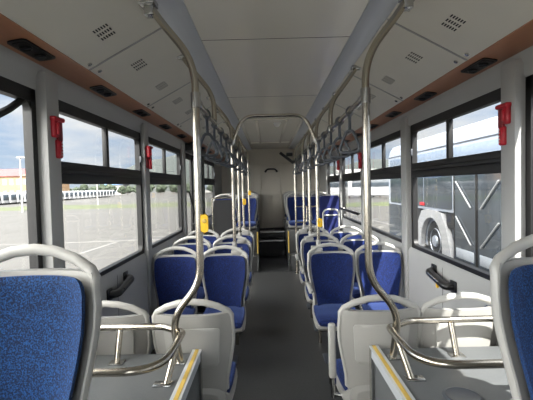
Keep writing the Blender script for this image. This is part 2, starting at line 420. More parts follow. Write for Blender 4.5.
# ------------------------------------------------------------------ seats (face -Y, origin on the floor below the backrest)
def lean(z): return (z-.45)*.13
HW = [(.405, .155), (.43, .166), (.48, .166), (.53, .169), (.60, .183), (.68, .199), (.76, .210), (.83, .212), (.885, .209), (.922, .201)]
def hw(z):
    for (a, x), (c, y) in zip(HW, HW[1:]):
        if z <= c: return x+(y-x)*max(0, (z-a))/(c-a)
    return HW[-1][1]
def loftplate(levels, off_b, off_f, curve, n=14):
    R = []
    for z, w in levels:
        def yb(t): return lean(z)-curve*abs(t)**2.6
        back = [Vector((w*t, yb(t)+off_b, z)) for t in [-1+2*k/n for k in range(n+1)]]
        fr = [Vector((w*t, yb(t)+off_f, z)) for t in [1-2*k/n for k in range(n+1)]]
        R.append(back+fr)
    return R
def make_seat(fab, pedestal=True, armrest=None, tall=False, bracket=0):
    r = empty('bus_seat', (0, 0, 0), 'seat', 'seat')
    zs = [.405, .42, .45, .50, .55, .60, .65, .70, .75, .80, .85, .89, .922]
    m = MB(); m.rings(loftplate([(z, hw(z)) for z in zs], .045, .012, .055)); sh = m.build('seat_shell', 'shell', r)
    m = MB(); m.rings(loftplate([(.62, .10), (.625, .125), (.64, .135), (.83, .148), (.845, .14), (.85, .11)], .052, .04, .02)); m.build('back_cover', 'rim', sh)
    # side frame and grab handle in one pale loop
    P = []
    for z in (.46, .52, .58, .64, .70, .76, .82): P.append((-hw(z)-.002, lean(z)-.035+.01, z))
    arch = [(-.208, .872), (-.206, .903), (-.190, .928), (-.135, .961), (-.068, .984), (0, .991)]
    for x, z in arch: P.append((x, lean(z)-.025+.025*(1-(abs(x)/.21)**2), z))
    P = P+[(-x, y, z) for x, y, z in reversed(P[:-1])]
    ra = [.011]*7+[.013, .016, .018, .0185, .0185, .0185]; ra = ra+ra[:-1][::-1]
    rb = [.020]*7+[.019, .018, .016, .015, .015, .015]; rb = rb+rb[:-1][::-1]
    m = MB()
    pv = [Vector(p) for p in P]; k = len(pv); R = []
    for i, p in enumerate(pv):
        d = (pv[min(i+1, k-1)]-pv[max(i-1, 0)]).normalized(); yv = Vector((0, 1, .13)).normalized(); yv = (yv-d*yv.dot(d)).normalized(); a = d.cross(yv)
        R.append([p+a*ra[i]*math.cos(2*PI*j/10)+yv*rb[i]*math.sin(2*PI*j/10) for j in range(10)])
    m.rings(R); m.build('grab_handle', 'rim', r)
    # back pad
    lv = [(.44, .136), (.455, .143)]+[(z, hw(z)-.020) for z in (.50, .55, .60, .65, .70, .75, .80, .86)]+[(.884, .186), (.900, .178), (.910, .164)]
    m = MB(); R = loftplate(lv, .0, -.022, .058)
    for i in (0, len(R)-1):
        for v in R[i][15:]: v.y += .014
    for i in (1, len(R)-2):
        for v in R[i][15:]: v.y += .005
    m.rings(R); m.build('back_pad', fab, r)
    # pan and cushion
    m = MB()
    R = []
    for y, w, z0, z1 in ((.062, .13, .40, .47), (.052, .168, .37, .50), (.02, .186, .345, .47), (-.06, .192, .335, .425), (-.20, .198, .325, .40), (-.34, .198, .325, .40), (-.41, .19, .34, .405), (-.425, .18, .36, .40)):
        R.append([Vector((w*math.copysign(abs(math.cos(a))**.55, math.cos(a)), y, (z0+z1)/2+(z1-z0)/2*math.copysign(abs(math.sin(a))**.55, math.sin(a)))) for a in [2*PI*j/20 for j in range(20)]])
    m.rings(R); m.build('seat_pan', 'shell', r)
    m = MB(); R = []
    for y, w, z0, z1 in ((-.005, .165, .405, .445), (-.03, .178, .40, .455), (-.15, .188, .395, .452), (-.30, .19, .395, .455), (-.38, .186, .39, .452), (-.42, .178, .385, .435), (-.432, .165, .385, .41)):
        R.append([Vector((w*math.copysign(abs(math.cos(a))**.5, math.cos(a)), y, (z0+z1)/2+(z1-z0)/2*math.copysign(abs(math.sin(a))**.5, math.sin(a)))) for a in [2*PI*j/20 for j in range(20)]])
    m.rings(R); m.build('cushion', fab, r)
    if pedestal:
        m = MB(); m.box(-.05, .05, -.23, -.13, .02, .34, .01); m.box(-.11, .11, -.27, -.09, 0, .02, .006); m.build('pedestal', 'strapd', r)
    if armrest == 'raised':
        m = MB(); m.box(-.258, -.217, -.10, -.062, .475, .80, .012, 3); m.build('armrest', 'rim', r)
        m = MB(); m.tube([(-.237, -.08, .47), (-.237, -.08, .36)], .013, 10); m.lathe((-.237, -.08, .46), [(.02, -.02), (.02, .02)], 'z', 12)
        m.tube([(-.237, -.08, .38), (-.16, -.08, .36)], .012, 8); m.build('armrest_post', 'chrome', r)
    elif armrest in (-1, 1):
        q = armrest
        m = MB(); m.box(q*.222-.018, q*.222+.018, -.27, .0, .615, .655, .012, 3); m.build('armrest', 'rim', r)
    return r
# big seats on the wheel boxes
P_near = make_seat('fabn', False)
LB = .385
place(P_near, (-.815, 1.19, LB), 0, 'large speckled blue seat with pale grab loop on the left wheel box')
for ch in P_near.children: pass
place(copy_tree(P_near), (.83, 1.19, LB), 0, 'large speckled blue seat cut by the right picture edge, on the right wheel box')
# rear-facing seats showing grey shells
P_fl = make_seat('fab')
place(P_fl, (-.49, 2.16, 0), PI, 'grey-backed seat by the aisle behind the left wheel box, tall pole bending before it')
place(copy_tree(P_fl), (-.945, 2.16, 0), PI, 'grey-backed seat under the left window, half hidden by the near left seat')
P_ar = make_seat('fab', True, None)
ra = make_seat('fab', True, 'raised')
# mirrored side of the raised armrest falls on the aisle (seat turned round)
for ch in list(ra.children):
    if ch.name.startswith('armrest'):
        for v in ch.data.vertices: v.co.x = -v.co.x
        ch.data.flip_normals()
place(ra, (.51, 2.16, 0), PI, 'grey-backed aisle seat with raised grey armrest, behind the right wheel box')
place(P_ar, (.945, 2.16, 0), PI, 'grey-backed seat under the right window, sunlit, behind the right guard rail')
for o in COL.objects:
    if o.parent is None and o.name.startswith('bus_seat') and abs(o.location.y-2.16) < .01: o.scale.z = .965
# rows facing the camera
rows = [3.69, 4.46, 5.22]
rown = ['first', 'second', 'third']
P_b = make_seat('fab')
P_arm = make_seat('fab', True, -1)
first = {'b': True, 'a': True}
for s in (-1, 1):
    for i, y in enumerate(rows):
        for k, x in (('aisle', .49), ('window', .945)):
            if s > 0 and k == 'aisle': x += .012
            key = 'a' if (s > 0 and k == 'aisle') else 'b'
            src = P_arm if key == 'a' else P_b
            o = src if first[key] else copy_tree(src); first[key] = False
            lab = f'blue {k} seat facing the camera, {rown[i]} row, {sname(s)} of the aisle'
            place(o, (s*x, y, 0), 0, lab, 'blue seats facing the camera')
P_r = make_seat('fab', False)
fr = True
for s in (-1, 1):
    for i, (y, z) in enumerate(((7.9, .41), (8.8, .41), (9.7, .41))):
        for k, x in (('aisle', .50), ('window', .94)):
            o = P_r if fr else copy_tree(P_r); fr = False
            place(o, (s*x, y, z), 0, f'{["raised front-row", "middle-row", "last-row"][i]} blue {k} seat on the {sname(s)} rear platform', 'blue seats on the rear platforms')

# ------------------------------------------------------------------ wheel boxes with guard rails and tall poles
ZP = .71
for s in (-1, 1):
    sd = sname(s)
    t = empty('wheel_arch_box', (s*.8, 1.45, 0), f'grey vinyl-covered wheel box with yellow striped edge on the {sd} of the aisle', 'wheel box')
    m = MB(); m.box(*sorted((s*.45, s*1.188)), .72, 2.04, 0, ZP-.004, .008); m.box(*sorted((s*.47, s*1.188)), .74, 2.02, ZP-.006, ZP, .002)
    m.build('box_cover', 'podium', t)
    m = MB(); m.prism([(s*.436, .672), (s*.446, .672), (s*.446, ZP), (s*.482, ZP), (s*.482, ZP+.008), (s*.436, ZP+.008)], .72, 2.05); e = m.build('edge_trim', 'alu', t)
    m = MB(); m.box(*sorted((s*.448, s*.466)), .72, 2.045, ZP+.007, ZP+.010); m.build('yellow_strip', 'yel2', e)
    m = MB(); m.prism([(s*.434, 2.045), (s*.434, 2.005), (s*.444, 2.005), (s*.444, 2.035), (s*.474, 2.035), (s*.474, 2.05), (s*.44, 2.05)], 0, ZP, 'z'); m.build('corner_trim', 'chrome', t)
    if s > 0:
        m = MB(); m.lathe((.675, 1.545, ZP), [(.075, 0), (.075, .004), (.062, .009), (.058, .006), (.01, .006)], 'z', 28); m.build('access_cap', 'strap', t)
    # guard rail
    t = empty('guard_rail', (s*.75, 1.75, ZP), f'bent stainless guard rail standing on the {sd} wheel box', 'guard rail')
    m = MB()
    pts = fillet([(s*1.16, 2.0, .862), (s*.625, 1.995, .862), (s*.497, 1.905, .862), (s*.497, 1.50, .862), (s*1.16, 1.50, .862)], [.03, .022, .16], 10)
    m.tube(pts, .0165, 14); m.build('rail', 'steel', t)
    m = MB(); m.tube([(s*.83, 1.985, .85), (s*.83, 1.925, ZP)], .0145, 12); p = m.build('rail_post', 'steel', t)
    m = MB(); m.box(s*.83-.035, s*.83+.035, 1.895, 1.95, ZP, ZP+.006, .002); m.build('flange', 'chrome', p)
    m = MB(); m.tube([(s*.499, 1.80, .86), (s*.53, 1.70, ZP)], .0145, 12); p = m.build('rail_post', 'steel', t)
    m = MB(); m.box(*sorted((s*.505, s*.585)), 1.675, 1.725, ZP, ZP+.006, .002); m.build('flange', 'chrome', p)

def top_bracket(mb, s, y, x=.535):
    mb.box(*sorted((s*(x-.025), s*(x+.03))), y-.035, y+.035, 2.312, 2.328, .003)
for s in (-1, 1):
    sd = sname(s)
    t = empty('grab_pole', (s*.40, 1.9, ZP), f'tall stainless pole with bent foot rising from the {sd} wheel box', 'grab pole')
    pts = fillet([(s*.61, 1.915, 2.425), (s*.556, 1.91, 2.345), (s*.400, 1.9, 2.15), (s*.402, 1.9, 1.105), (s*.545, 1.905, .935), (s*.515, 1.91, ZP)], [.05, .20, .09, .09], 10)
    m = MB(); m.tube(pts, .0178, 16); m.build('pole', 'steel', t)
    m = MB(); m.box(*sorted((s*.575, s*.65)), 1.875, 1.955, 2.418, 2.446, .004)
    m.box(*sorted((s*.585, s*.628)), 1.888, 1.942, 2.37, 2.43, .006); m.build('ceiling_bracket', 'chrome', t)
    m = MB(); m.tube([(s*.4, 1.9, 1.935), (s*.4, 1.9, 2.005)], .0228, 14); m.tube([(s*.4, 1.9, 1.968), (s*.401, 1.985, 1.968)], .021, 12); m.build('collar', 'chrome', t)
    m = MB(); m.box(*sorted((s*.49, s*.56)), 1.885, 1.94, ZP, ZP+.007, .002); m.build('floor_flange', 'chrome', t)
    if s < 0:
        c = (-.374, 1.895, 1.388)
        t = empty('stop_button', c, 'yellow stop button on the tall near-left pole', 'stop button')
        m = MB(); m.prism([(c[0]+a, c[2]+q) for a, q in rrect(-.0165, .0165, -.043, .043, .015, 5)], c[1]-.014, c[1]+.014); h = m.build('housing', 'yellow', t)
        m = MB(); m.lathe((c[0], c[1]-.016, c[2]+.012), [(.011, .004), (.011, 0), (.007, -.002)], 'y', 14); m.build('button', 'yel2', h)
# overhead rails, portal arch, hangers
XR = .41
for s in (-1, 1):
    sd = sname(s)
    o = MB().tube([(s*.40, 1.905, 1.968), (s*XR, 2.6, 1.97), (s*XR, 5, 1.972), (s*XR, 7.55, 1.975)], .0165, 14).build('overhead_rail', 'steel')
    tag(o, f'long stainless overhead rail along the {sd} edge of the aisle', 'overhead rail')
    yh = 2.66 if s < 0 else 3.02
    t = empty('rail_hanger', (s*XR, yh, 1.97), f'short curved hanger holding the {sd} overhead rail behind the tall near pole', 'rail hanger')
    pts = fillet([(s*.61, yh+.03, 2.42), (s*.556, yh+.02, 2.345), (s*.412, yh, 2.16), (s*.412, yh, 1.965)], [.04, .18], 8)
    MB().tube(pts, .0165, 14).build('hanger_tube', 'steel', t)
    m = MB(); m.box(*sorted((s*.58, s*.65)), yh, yh+.06, 2.418, 2.446, .004); m.build('ceiling_bracket', 'chrome', t)
    m = MB(); m.tube([(s*XR, yh-.03, 1.97), (s*XR, yh+.03, 1.97)], .022, 12); m.build('collar', 'chrome', t)
    names = ['first beyond the rail hanger', 'second beyond the rail hanger', 'third beyond the rail hanger', 'farthest at the rear platform']
    for i, y in enumerate((3.885, 4.63, 5.39, 7.02)):
        zf = 0
        t = empty('grab_pole', (s*XR, y, zf), f'straight stainless pole on the {sd} of the aisle, {names[i]}', 'grab pole', 'aisle poles between the seat rows')
        pts = fillet([(s*.61, y+.03, 2.42), (s*.556, y+.02, 2.345), (s*.408, y, 2.16), (s*.408, y, zf+.004)], [.04, .18], 8)
        MB().tube(pts, .0165, 14).build('pole', 'steel', t)
        m = MB(); m.box(*sorted((s*.58, s*.65)), y, y+.06, 2.418, 2.446, .004); m.build('ceiling_bracket', 'chrome', t)
        m = MB(); m.tube([(s*.408, y, 1.945), (s*.408, y, 2.0)], .021, 12); m.build('collar', 'chrome', t)
        if i < 3:
            m = MB(); m.tube([(s*.408, y, .955), (s*.408, y, 1.02)], .023, 12); m.box(*sorted((s*.335, s*.43)), y-.15, y+.02, .915, .962, .008); m.build('seat_bracket', 'shell', t)
        else:
            m = MB(); m.lathe((s*.408, y, zf), [(.045, 0), (.045, .006), (.022, .012)], 'z', 16); m.build('floor_flange', 'chrome', t)
t = empty('portal_arch', (0, 3.885, 1.97), 'stainless arch tube spanning the aisle between the two overhead rails', 'grab rail')
MB().tube(fillet([(-.405, 3.885, 1.975), (-.30, 3.885, 2.235), (.30, 3.885, 2.235), (.405, 3.885, 1.975)], .12, 9), .0165, 14).build('arch_tube', 'steel', t)
for s in (-1, 1):
    m = MB(); m.tube([(s*.411, 3.885, 1.96), (s*.394, 3.885, 2.003)], .0215, 12); m.build('collar', 'chrome', t)
for (x, y, z, lab) in ((.424, 3.865, 1.19, 'yellow stop button on a right-hand aisle pole above the first seat row'), (-.392, 5.37, 1.35, 'yellow stop button on the third straight pole left of the aisle'), (-.392, 7.0, 1.44, 'yellow stop button on the farthest left pole')):
    t = empty('stop_button', (x, y, z), lab, 'stop button')
    sc = 1.25
    m = MB(); m.prism([(x+a*sc, z+q*sc) for a, q in rrect(-.018, .018, -.034, .034, .014, 4)], y-.024, y+.012); h = m.build('housing', 'yellow', t)
    m = MB(); m.lathe((x, y-.025, z+.01), [(.012, .004), (.012, 0), (.008, -.002)], 'y', 12); m.build('button', 'yel2', h)

# hanging straps
def make_strap():
    r = empty('hand_strap', (0, 0, 0), 'strap', 'hand strap', 'hand straps on the overhead rails')
    m = MB(); R = []
    m.tube([(.0205*math.cos(a), 0, .0205*math.sin(a)) for a in [2*PI*k/16 for k in range(16)]], .004, 8, closed=True, r2=.010)
    m.build('rail_loop', 'strap', r)
    m = MB(); m.tube([(0, 0, -.02), (0, 0, -.055), (0, 0, -.095), (0, 0, -.112)], [.005, .005, .008, .011], 10, r2=[.010, .009, .010, .009]); m.build('strap_band', 'strapd', r)
    m = MB()
    tri = [(0, -.112), (.026, -.122), (.062, -.195), (.064, -.218), (.045, -.232), (0, -.233), (-.045, -.232), (-.064, -.218), (-.062, -.195), (-.026, -.122)]
    tri = [(x, z) for x, z in tri]
    P = []
    for i in range(len(tri)):      # Catmull-Rom closed
        p0, p1, p2, p3 = [Vector(tri[(i+k) % len(tri)]) for k in (-1, 0, 1, 2)]
        for t in (0, .33, .66):
            P.append(.5*((2*p1)+(-p0+p2)*t+(2*p0-5*p1+4*p2-p3)*t*t+(-p0+3*p1-3*p2+p3)*t**3))
    m.tube([(p.x, 0, p.y) for p in P], .009, 10, closed=True)
    m.build('handle_ring', 'strap', r)
    return r
ps = make_strap(); fst = True
ysl = [2.27, 2.62, 2.98, 3.34, 3.68, 4.12, 4.40, 4.88, 5.15, 5.65, 6.05, 6.5]
cnt = ['nearest', 'second', 'third', 'fourth', 'fifth', 'sixth', 'seventh', 'eighth', 'ninth', 'tenth', 'eleventh', 'farthest']
for s in (-1, 1):
    for i, y in enumerate(ysl):
        o = ps if fst else copy_tree(ps); fst = False
        tl = random.uniform(-.06, .06)
        yy = y+(.02 if s > 0 else 0)
        xr_ = (.40+(yy-1.905)/.695*.01) if yy < 2.6 else XR
        place(o, (s*xr_, yy, 1.97), 0, f'grey triangular hand strap on the {sname(s)} overhead rail, {cnt[i]} {"of them" if i in (0, 11) else "from the camera"}')
        o.rotation_euler = (tl, 0, random.uniform(-.9, -.3)*s)
# re-seat loops so that they wrap the rail whatever the turn: loop mesh already rings the tube

# ------------------------------------------------------------------ fittings on walls
def hammer(s, y, z, lab):
    t = empty('hammer_holder', (s*1.165, y, z), lab, 'emergency hammer', 'red emergency hammers on the window pillars')
    xi = 1.170
    def X(a, c): return sorted((s*(xi-a), s*(xi-c)))
    m = MB(); m.box(*X(.0, .012), y-.044, y+.05, z-.10, z+.095, .006); m.build('back_plate', 'redd', t)
    m = MB(); m.box(*X(.010, .040), y-.045, y-.004, z-.005, z+.092, .010, 3); m.box(*X(.008, .046), y-.050, y+.052, z+.078, z+.102, .009, 3); m.box(*X(.03, .05), y-.03, y-.012, z+.01, z+.07, .006); m.build('hammer_head', 'red', t)
    m = MB(); m.box(*X(.010, .034), y+.006, y+.048, z-.02, z+.085, .009, 3); m.build('glass_breaker', 'redd', t)
    m = MB(); m.box(*X(.008, .036), y-.008, y+.040, z-.108, z-.012, .010, 3); m.box(*X(.034, .040), y+.0, y+.012, z-.095, z-.02, .003); h = m.build('hammer_handle', 'red', t)
    m = MB()
    for k in range(5): m.box(*X(.035, .038), y+.020, y+.032, z-.095+k*.016, z-.089+k*.016)
    m.build('grip_marks', 'white', h)
hammer(-1, 2.06, 1.835, 'red emergency hammer on the left pillar nearest the camera')
hammer(-1, 3.67, 1.845, 'red emergency hammer on the second left window pillar')
hammer(1, 2.06, 1.845, 'red emergency hammer on the right pillar nearest the camera')
hammer(1, 5.29, 1.86, 'red emergency hammer on the far right pillar behind the straps')
hammer(1, 6.92, 1.9, 'small red emergency hammer on the farthest right pillar')
def wall_grip(s, ya, yb, z, lab, tagged):
    t = empty('wall_grip', (s*1.17, (ya+yb)/2, z), lab, 'grab handle')
    m = MB(); m.tube(fillet([(s*1.188, ya, z-.03), (s*1.135, ya+.02, z-.03), (s*1.13, yb-.03, z+.015), (s*1.188, yb, z+.02)], .05, 8), .027, 12, r2=.03); m.build('grip', 'blackp', t)
    for y, dz in ((ya, -.03), (yb, .02)):
        m = MB(); m.box(*sorted((s*1.176, s*1.19)), y-.045, y+.045, z+dz-.042, z+dz+.042, .01); m.build('grip_mount', 'blackp', t)
    m = MB(); m.tube([(s*1.112, ya+.07, z-.010), (s*1.108, yb-.08, z+.016)], .010, 8); m.build('chrome_insert', 'chrome' if tagged else 'blackp', t)
    if tagged:
        m = MB(); m.box(*sorted((s*1.125, s*1.14)), ya+.13, ya+.155, z-.07, z-.01, .003); m.build('pull_tag', 'yellow', t)
wall_grip(-1, 2.74, 3.06, .862, 'black bent grab handle on the left wall below the window', False)
wall_grip(1, 2.72, 3.04, .865, 'black grab handle with yellow tag on the right wall below the window', True)
t = empty('wall_handrail', (1.15, 6.1, 1.14), 'black horizontal handrail along the right wall by the wheelchair bay', 'handrail')
MB().tube([(1.14, 5.42, 1.145), (1.14, 6.75, 1.145)], .02, 12).build('rail', 'blackp', t)
for y in (5.5, 6.68): MB().tube([(1.14, y, 1.145), (1.19, y, 1.145)], .014, 10).build('rail_mount', 'chrome', t)
# wheelchair backrest with folded seat and loop
t = empty('wheelchair_backrest', (.99, 6.92, 0), 'tall navy padded wheelchair backrest board with pale tube loop, right side', 'backrest board')
m = MB(); m.prism(rrect(.82, 1.155, .50, 1.36, .05, 5), 6.90, 6.95); m.build('board', 'navy', t)
m = MB(); m.tube(fillet([(.855, 6.80, .40), (.855, 6.80, 1.13), (1.125, 6.80, 1.13), (1.125, 6.80, .40)], .10, 8), .014, 12); m.tube([(.855, 6.8, 1.03), (1.125, 6.8, 1.03)], .014, 10)
m.tube([(.855, 6.8, .8), (.855, 6.9, .8)], .01, 8); m.tube([(1.125, 6.8, .8), (1.125, 6.9, .8)], .01, 8); m.build('tube_loop', 'rim', t)
m = MB(); m.prism(rrect(.875, 1.105, .55, .99, .04, 4), 6.785, 6.825); m.build('folded_pad', 'navy', t)
m = MB(); m.box(.86, .90, 6.91, 6.94, 0, .52, .004); m.box(1.08, 1.12, 6.91, 6.94, 0, .52, .004); m.build('board_legs', 'strapd', t)
t = empty('crossbar_frame', (.62, 7.02, .9), 'two horizontal stainless bars between the farthest right pole and the navy board', 'guard rail')
MB().tube([(.41, 7.02, 1.175), (.85, 7.02, 1.175), (.85, 6.94, 1.175)], .013, 10).build('bar', 'steel', t)
MB().tube(fillet([(.41, 7.02, .90), (.60, 7.02, .90), (.60, 7.02, 1.175)], .04), .013, 10).build('bar', 'steel', t)
t = empty('partition_board', (-.84, 6.92, 0), 'dark padded partition board beside the left middle door', 'partition')
m = MB(); m.prism(rrect(-1.02, -.68, .50, 1.33, .04, 5), 6.90, 6.95); m.build('board', 'blackpad', t)
m = MB(); m.tube([(-.66, 6.92, 0), (-.66, 6.92, 1.36)], .015, 10); m.tube([(-1.04, 6.92, 0), (-1.04, 6.92, 1.36)], .015, 10); m.tube([(-1.04, 6.92, 1.36), (-.66, 6.92, 1.36)], .015, 10); m.build('board_frame', 'steel', t)
# rear wall handle, detector, camera bracket
t = empty('rear_wall_handle', (.02, YE, 1.96), 'black arched pull handle high on the beige rear wall', 'pull handle')
m = MB(); m.tube(fillet([(-.12, YE, 1.91), (-.12, YE-.05, 1.92), (-.07, YE-.06, 1.965), (.11, YE-.06, 1.965), (.155, YE-.05, 1.92), (.155, YE, 1.91)], .03), .02, 10); m.build('grip', 'blackp', t)
for x in (-.12, .155): MB().lathe((x, YE-.012, 1.91), [(.028, 0), (.028, .013)], 'y', 14).build('handle_mount', 'blackp', t)
t = empty('smoke_detector', (.085, 5.85, ZC_), 'round white dome detector on the rear ceiling panel', 'detector')
MB().lathe((.085, 5.85, ZC_+.002), [(.055, 0), (.055, -.012), (.05, -.018)], 'z', 20).build('detector_base', 'white', t)
MB().lathe((.085, 5.85, ZC_-.014), [(.045, 0), (.042, -.02), (.03, -.036), (.012, -.043), (.002, -.044)], 'z', 20).build('dome', 'white', t)
t = empty('camera_bracket', (.30, 7.02, 2.04), 'black angled camera bracket on the far right pole near the rear ceiling', 'camera')
m = MB(); m.box(.12, .42, 6.99, 7.04, 2.01, 2.06, .006, 2, Matrix.Rotation(math.radians(38), 3, 'Y')); m.build('arm', 'blackp', t)
m = MB(); m.box(.26, .37, 6.94, 7.03, 2.06, 2.12, .012); m.build('camera_body', 'blackp', t)
m = MB(); m.box(.345, .42, 6.995, 7.045, 1.94, 1.985, .006); m.build('pole_clamp', 'blackp', t)

# ------------------------------------------------------------------ outside
ZG = -.32
b = MB()
N_ = 24
b.box(-160, 60, -60, 46, ZG-.3, ZG); b.box(-400, 400, 46.01, 600, -2.3, -1.75)
b.prism([(45.9, ZG-.3), (45.9, ZG), (47.5, ZG), (56, -1.7), (56, -2.2)], -160, 60, 'x')
b.box(60, 400, -60, 46, ZG-.3, ZG)
b.mi = 1
def qline(x0, y0, x1, y1, w):
    d = Vector((x1-x0, y1-y0, 0)).normalized(); n = Vector((-d.y, d.x, 0))*w/2
    P = [Vector((x0, y0, ZG))+n, Vector((x0, y0, ZG))-n, Vector((x1, y1, ZG))-n, Vector((x1, y1, ZG))+n]
    b._add([p+Vector((0, 0, .006)) for p in P]+[p-Vector((0, 0, .01)) for p in P], [(0, 1, 2, 3), (7, 6, 5, 4), (0, 4, 5, 1), (1, 5, 6, 2), (2, 6, 7, 3), (3, 7, 4, 0)], False)
qline(-14, 13.75, -2, 14.75, .13); qline(-5.5, 14.2, -5.75, 10.6, .13); qline(-8.3, 14.1, -8.6, 10.4, .13); qline(-11.2, 13.9, -11.5, 10.2, .13)
qline(-30, 31, -4, 33.5, .15); qline(-2.7, 14.6, -2.9, 11, .13)
qline(3, 21, 14, 21.8, .13); qline(5, 21.2, 5.4, 17.6, .13); qline(8, 21.4, 8.4, 17.8, .13)
st(b.build('ground', ['asphalt', 'line'], origin=(0, 0, ZG)))
from mathutils import noise as NZ
def verge(x0, x1, y0, y1, z, lab):
    m = MB(); nx, ny = 90, 5; V = []; Fc = []
    for j in range(ny+1):
        for i in range(nx+1):
            x = x0+(x1-x0)*i/nx; y = y0+(y1-y0)*j/ny
            h = 0 if j in (0, ny) else .16+.26*NZ.noise(Vector((x*.7, y*1.3, 0)))
            V.append((x, y+.5*NZ.noise(Vector((x*.4, j, 3))), z+h))
    for j in range(ny):
        for i in range(nx): a = j*(nx+1)+i; Fc.append((a, a+1, a+nx+2, a+nx+1))
    m._add(V, Fc, True); o = m.build('grass_verge', 'grass'); tag(o, lab, 'grass', None, 'stuff')
verge(-90, -3, 39.5, 47.0, ZG-.01, 'strip of green and dry grass across the left edge of the car park')
verge(3, 40, 32, 36, ZG-.01, 'strip of grass beyond the car park on the right')

# far row of white buses, seen over the verge
def far_bus():
    r = empty('parked_bus', (0, 0, 0), 'bus', 'bus')
    m = MB(); m.box(-1.25, 1.25, -5.5, 5.5, .35, 3.05, .15, 3); m.build('body', 'bodyw', r)
    m = MB(); m.box(-1.08, 1.08, -5.56, -5.44, 1.15, 2.55, .05); m.build('windscreen', 'nglass', r)
    for s in (-1, 1):
        m = MB(); m.box(s*1.25-.02, s*1.25+.02, -4.9, 5.0, 1.4, 2.45, .01); m.build('side_glass', 'nglass', r)
        for y in (-3.1, 3.0): MB().lathe((s*1.1, y, .48), [(.2, -.14), (.48, -.14), (.48, .14), (.2, .14)], 'x', 18).build('wheel', 'tyre', r)
    return r
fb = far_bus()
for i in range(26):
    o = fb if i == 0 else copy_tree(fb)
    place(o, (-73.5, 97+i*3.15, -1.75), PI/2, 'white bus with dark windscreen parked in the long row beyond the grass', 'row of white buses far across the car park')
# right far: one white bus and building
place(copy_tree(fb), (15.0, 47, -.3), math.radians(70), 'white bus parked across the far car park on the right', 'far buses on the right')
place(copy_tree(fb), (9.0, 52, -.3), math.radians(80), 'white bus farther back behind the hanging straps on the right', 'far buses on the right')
# buildings
def building(x0, x1, y0, z0, z1, zr, wallm, roofm, lab, dep=14, nw=6, nf=2):
    t = empty('building', ((x0+x1)/2, y0+dep/2, z0), lab, 'building')
    MB().box(x0, x1, y0, y0+dep, z0, z1).build('wall', wallm, t)
    MB().prism([(y0-.6, z1), (y0+dep*.5, zr), (y0+dep+.6, z1)], x0-.5, x1+.5, 'x').build('roof', roofm, t)
    for f in range(nf):
        for i in range(nw):
            xc = x0+(x1-x0)*(i+.5)/nw; zc = z0+(z1-z0)*(f+.5)/nf; w = (x1-x0)/nw*.28; h = (z1-z0)/nf*.25
            MB().box(xc-w, xc+w, y0-.08, y0+.05, zc-h, zc+h).build('window', 'bwin', t)
building(-125, -102, 170, -1.75, 8.2, 11.6, 'bora', 'bred', 'ochre building with red roof at far left beyond the buses', 14, 8, 2)
building(-101, -88, 165, -1.75, 8.0, 9.6, 'bora', 'bora', 'low yellow building right of the red roof', 12, 5, 2)
building(-150, -127, 185, -1.75, 9, 12, 'bwhi', 'bred', 'white building with red roof at the far left edge', 14, 8, 2)
building(-98, -84, 232, -1.75, 4.2, 5.0, 'bwhi', 'bblu', 'low white shed with blue roof behind the bus row', 10, 4, 1)
building(22, 60, 120, -1.75, 4.5, 6.0, 'bwhi', 'bwhi', 'long white depot building on the right horizon', 14, 10, 1)
building(-40, -18, 240, -1.75, 5, 6.5, 'bwhi', 'bblu', 'white hall with blue roof seen behind the door', 14, 5, 1)
# trees
def tree(x, y, z, h, lab, k=0):
    t = empty('tree', (x, y, z), lab, 'tree', 'trees along the far side of the lot')
    m = MB(); m.tube([(x, y, z), (x+.1, y, z+h*.5)], [.16, .08], 8); m.build('trunk', 'trunk', t)
    m = MB()
    for q in range(4):
        a = random.uniform(0, 6.28); rr = h*.22
        m.blob((x+math.cos(a)*rr*.8, y+math.sin(a)*rr*.8, z+h*(.42+.12*q)), h*random.uniform(.22, .30), 3, .45, 1.4, 1.25, 1.1, .9)
    m.build('crown', 'leaf', t)
for i in range(34):
    x = -130+i*3.4+random.uniform(-.4, .4); y = 206+(i % 2)*16+random.uniform(-3, 3)
    tree(x, y, -1.75, random.uniform(4.4, 6.6), 'low green tree standing in the hedge behind the row of white buses')
for i in range(7):
    tree(8+i*4.5+random.uniform(-1, 1), 92+random.uniform(-4, 4), -1.75, random.uniform(3, 4.5), 'low green tree on the horizon through the right windows')
# hills
def hill(pts, y, dep, lab):
    m = MB(); R = []
    for k in range(7):
        f = k/6; sc = math.sin(PI*f)
        R.append([Vector((x, y-dep/2+dep*f, -3+(z+3)*sc*(1+.06*NZ.noise(Vector((x*.02, k, 0)))))) for x, z in pts])
    n = len(pts); V = [v for r in R for v in r]
    m._add(V, [(i*n+j, i*n+j+1, (i+1)*n+j+1, (i+1)*n+j) for i in range(6) for j in range(n-1)], True)
    st(tag(m.build('hill', 'hill'), lab, 'hill'))
hill([(-420, 1), (-330, 2), (-270, 3), (-235, 6), (-205, 14), (-180, 28), (-160, 38), (-140, 40), (-114, 47), (-88, 46), (-40, 38), (20, 30), (94, 24), (133, 33), (171, 30), (220, 20), (300, 4)], 520, 160, 'hazy blue-green wooded hill on the horizon')
t = empty('lamp_post', (-22, 36, ZG), 'slim white lamp post in the left window', 'lamp post')
MB().tube([(-22.3, 36, ZG), (-22.3, 36, 4.6)], [.09, .06], 10).build('post', 'bwhi', t)
m = MB(); m.box(-22.6, -21.7, 35.9, 36.1, 4.55, 4.68, .03); m.build('lamp_head', 'bwhi', t)
t = empty('lamp_post', (-24, 60, -1.7), 'second lamp post over the far buses in the first full left window', 'lamp post')
MB().tube([(-24, 56, -1.7), (-24, 56, 4.2)], [.09, .06], 10).build('post', 'bwhi', t)
m = MB(); m.box(-24.4, -23.5, 55.9, 56.1, 4.15, 4.28, .03); m.build('lamp_head', 'bwhi', t)

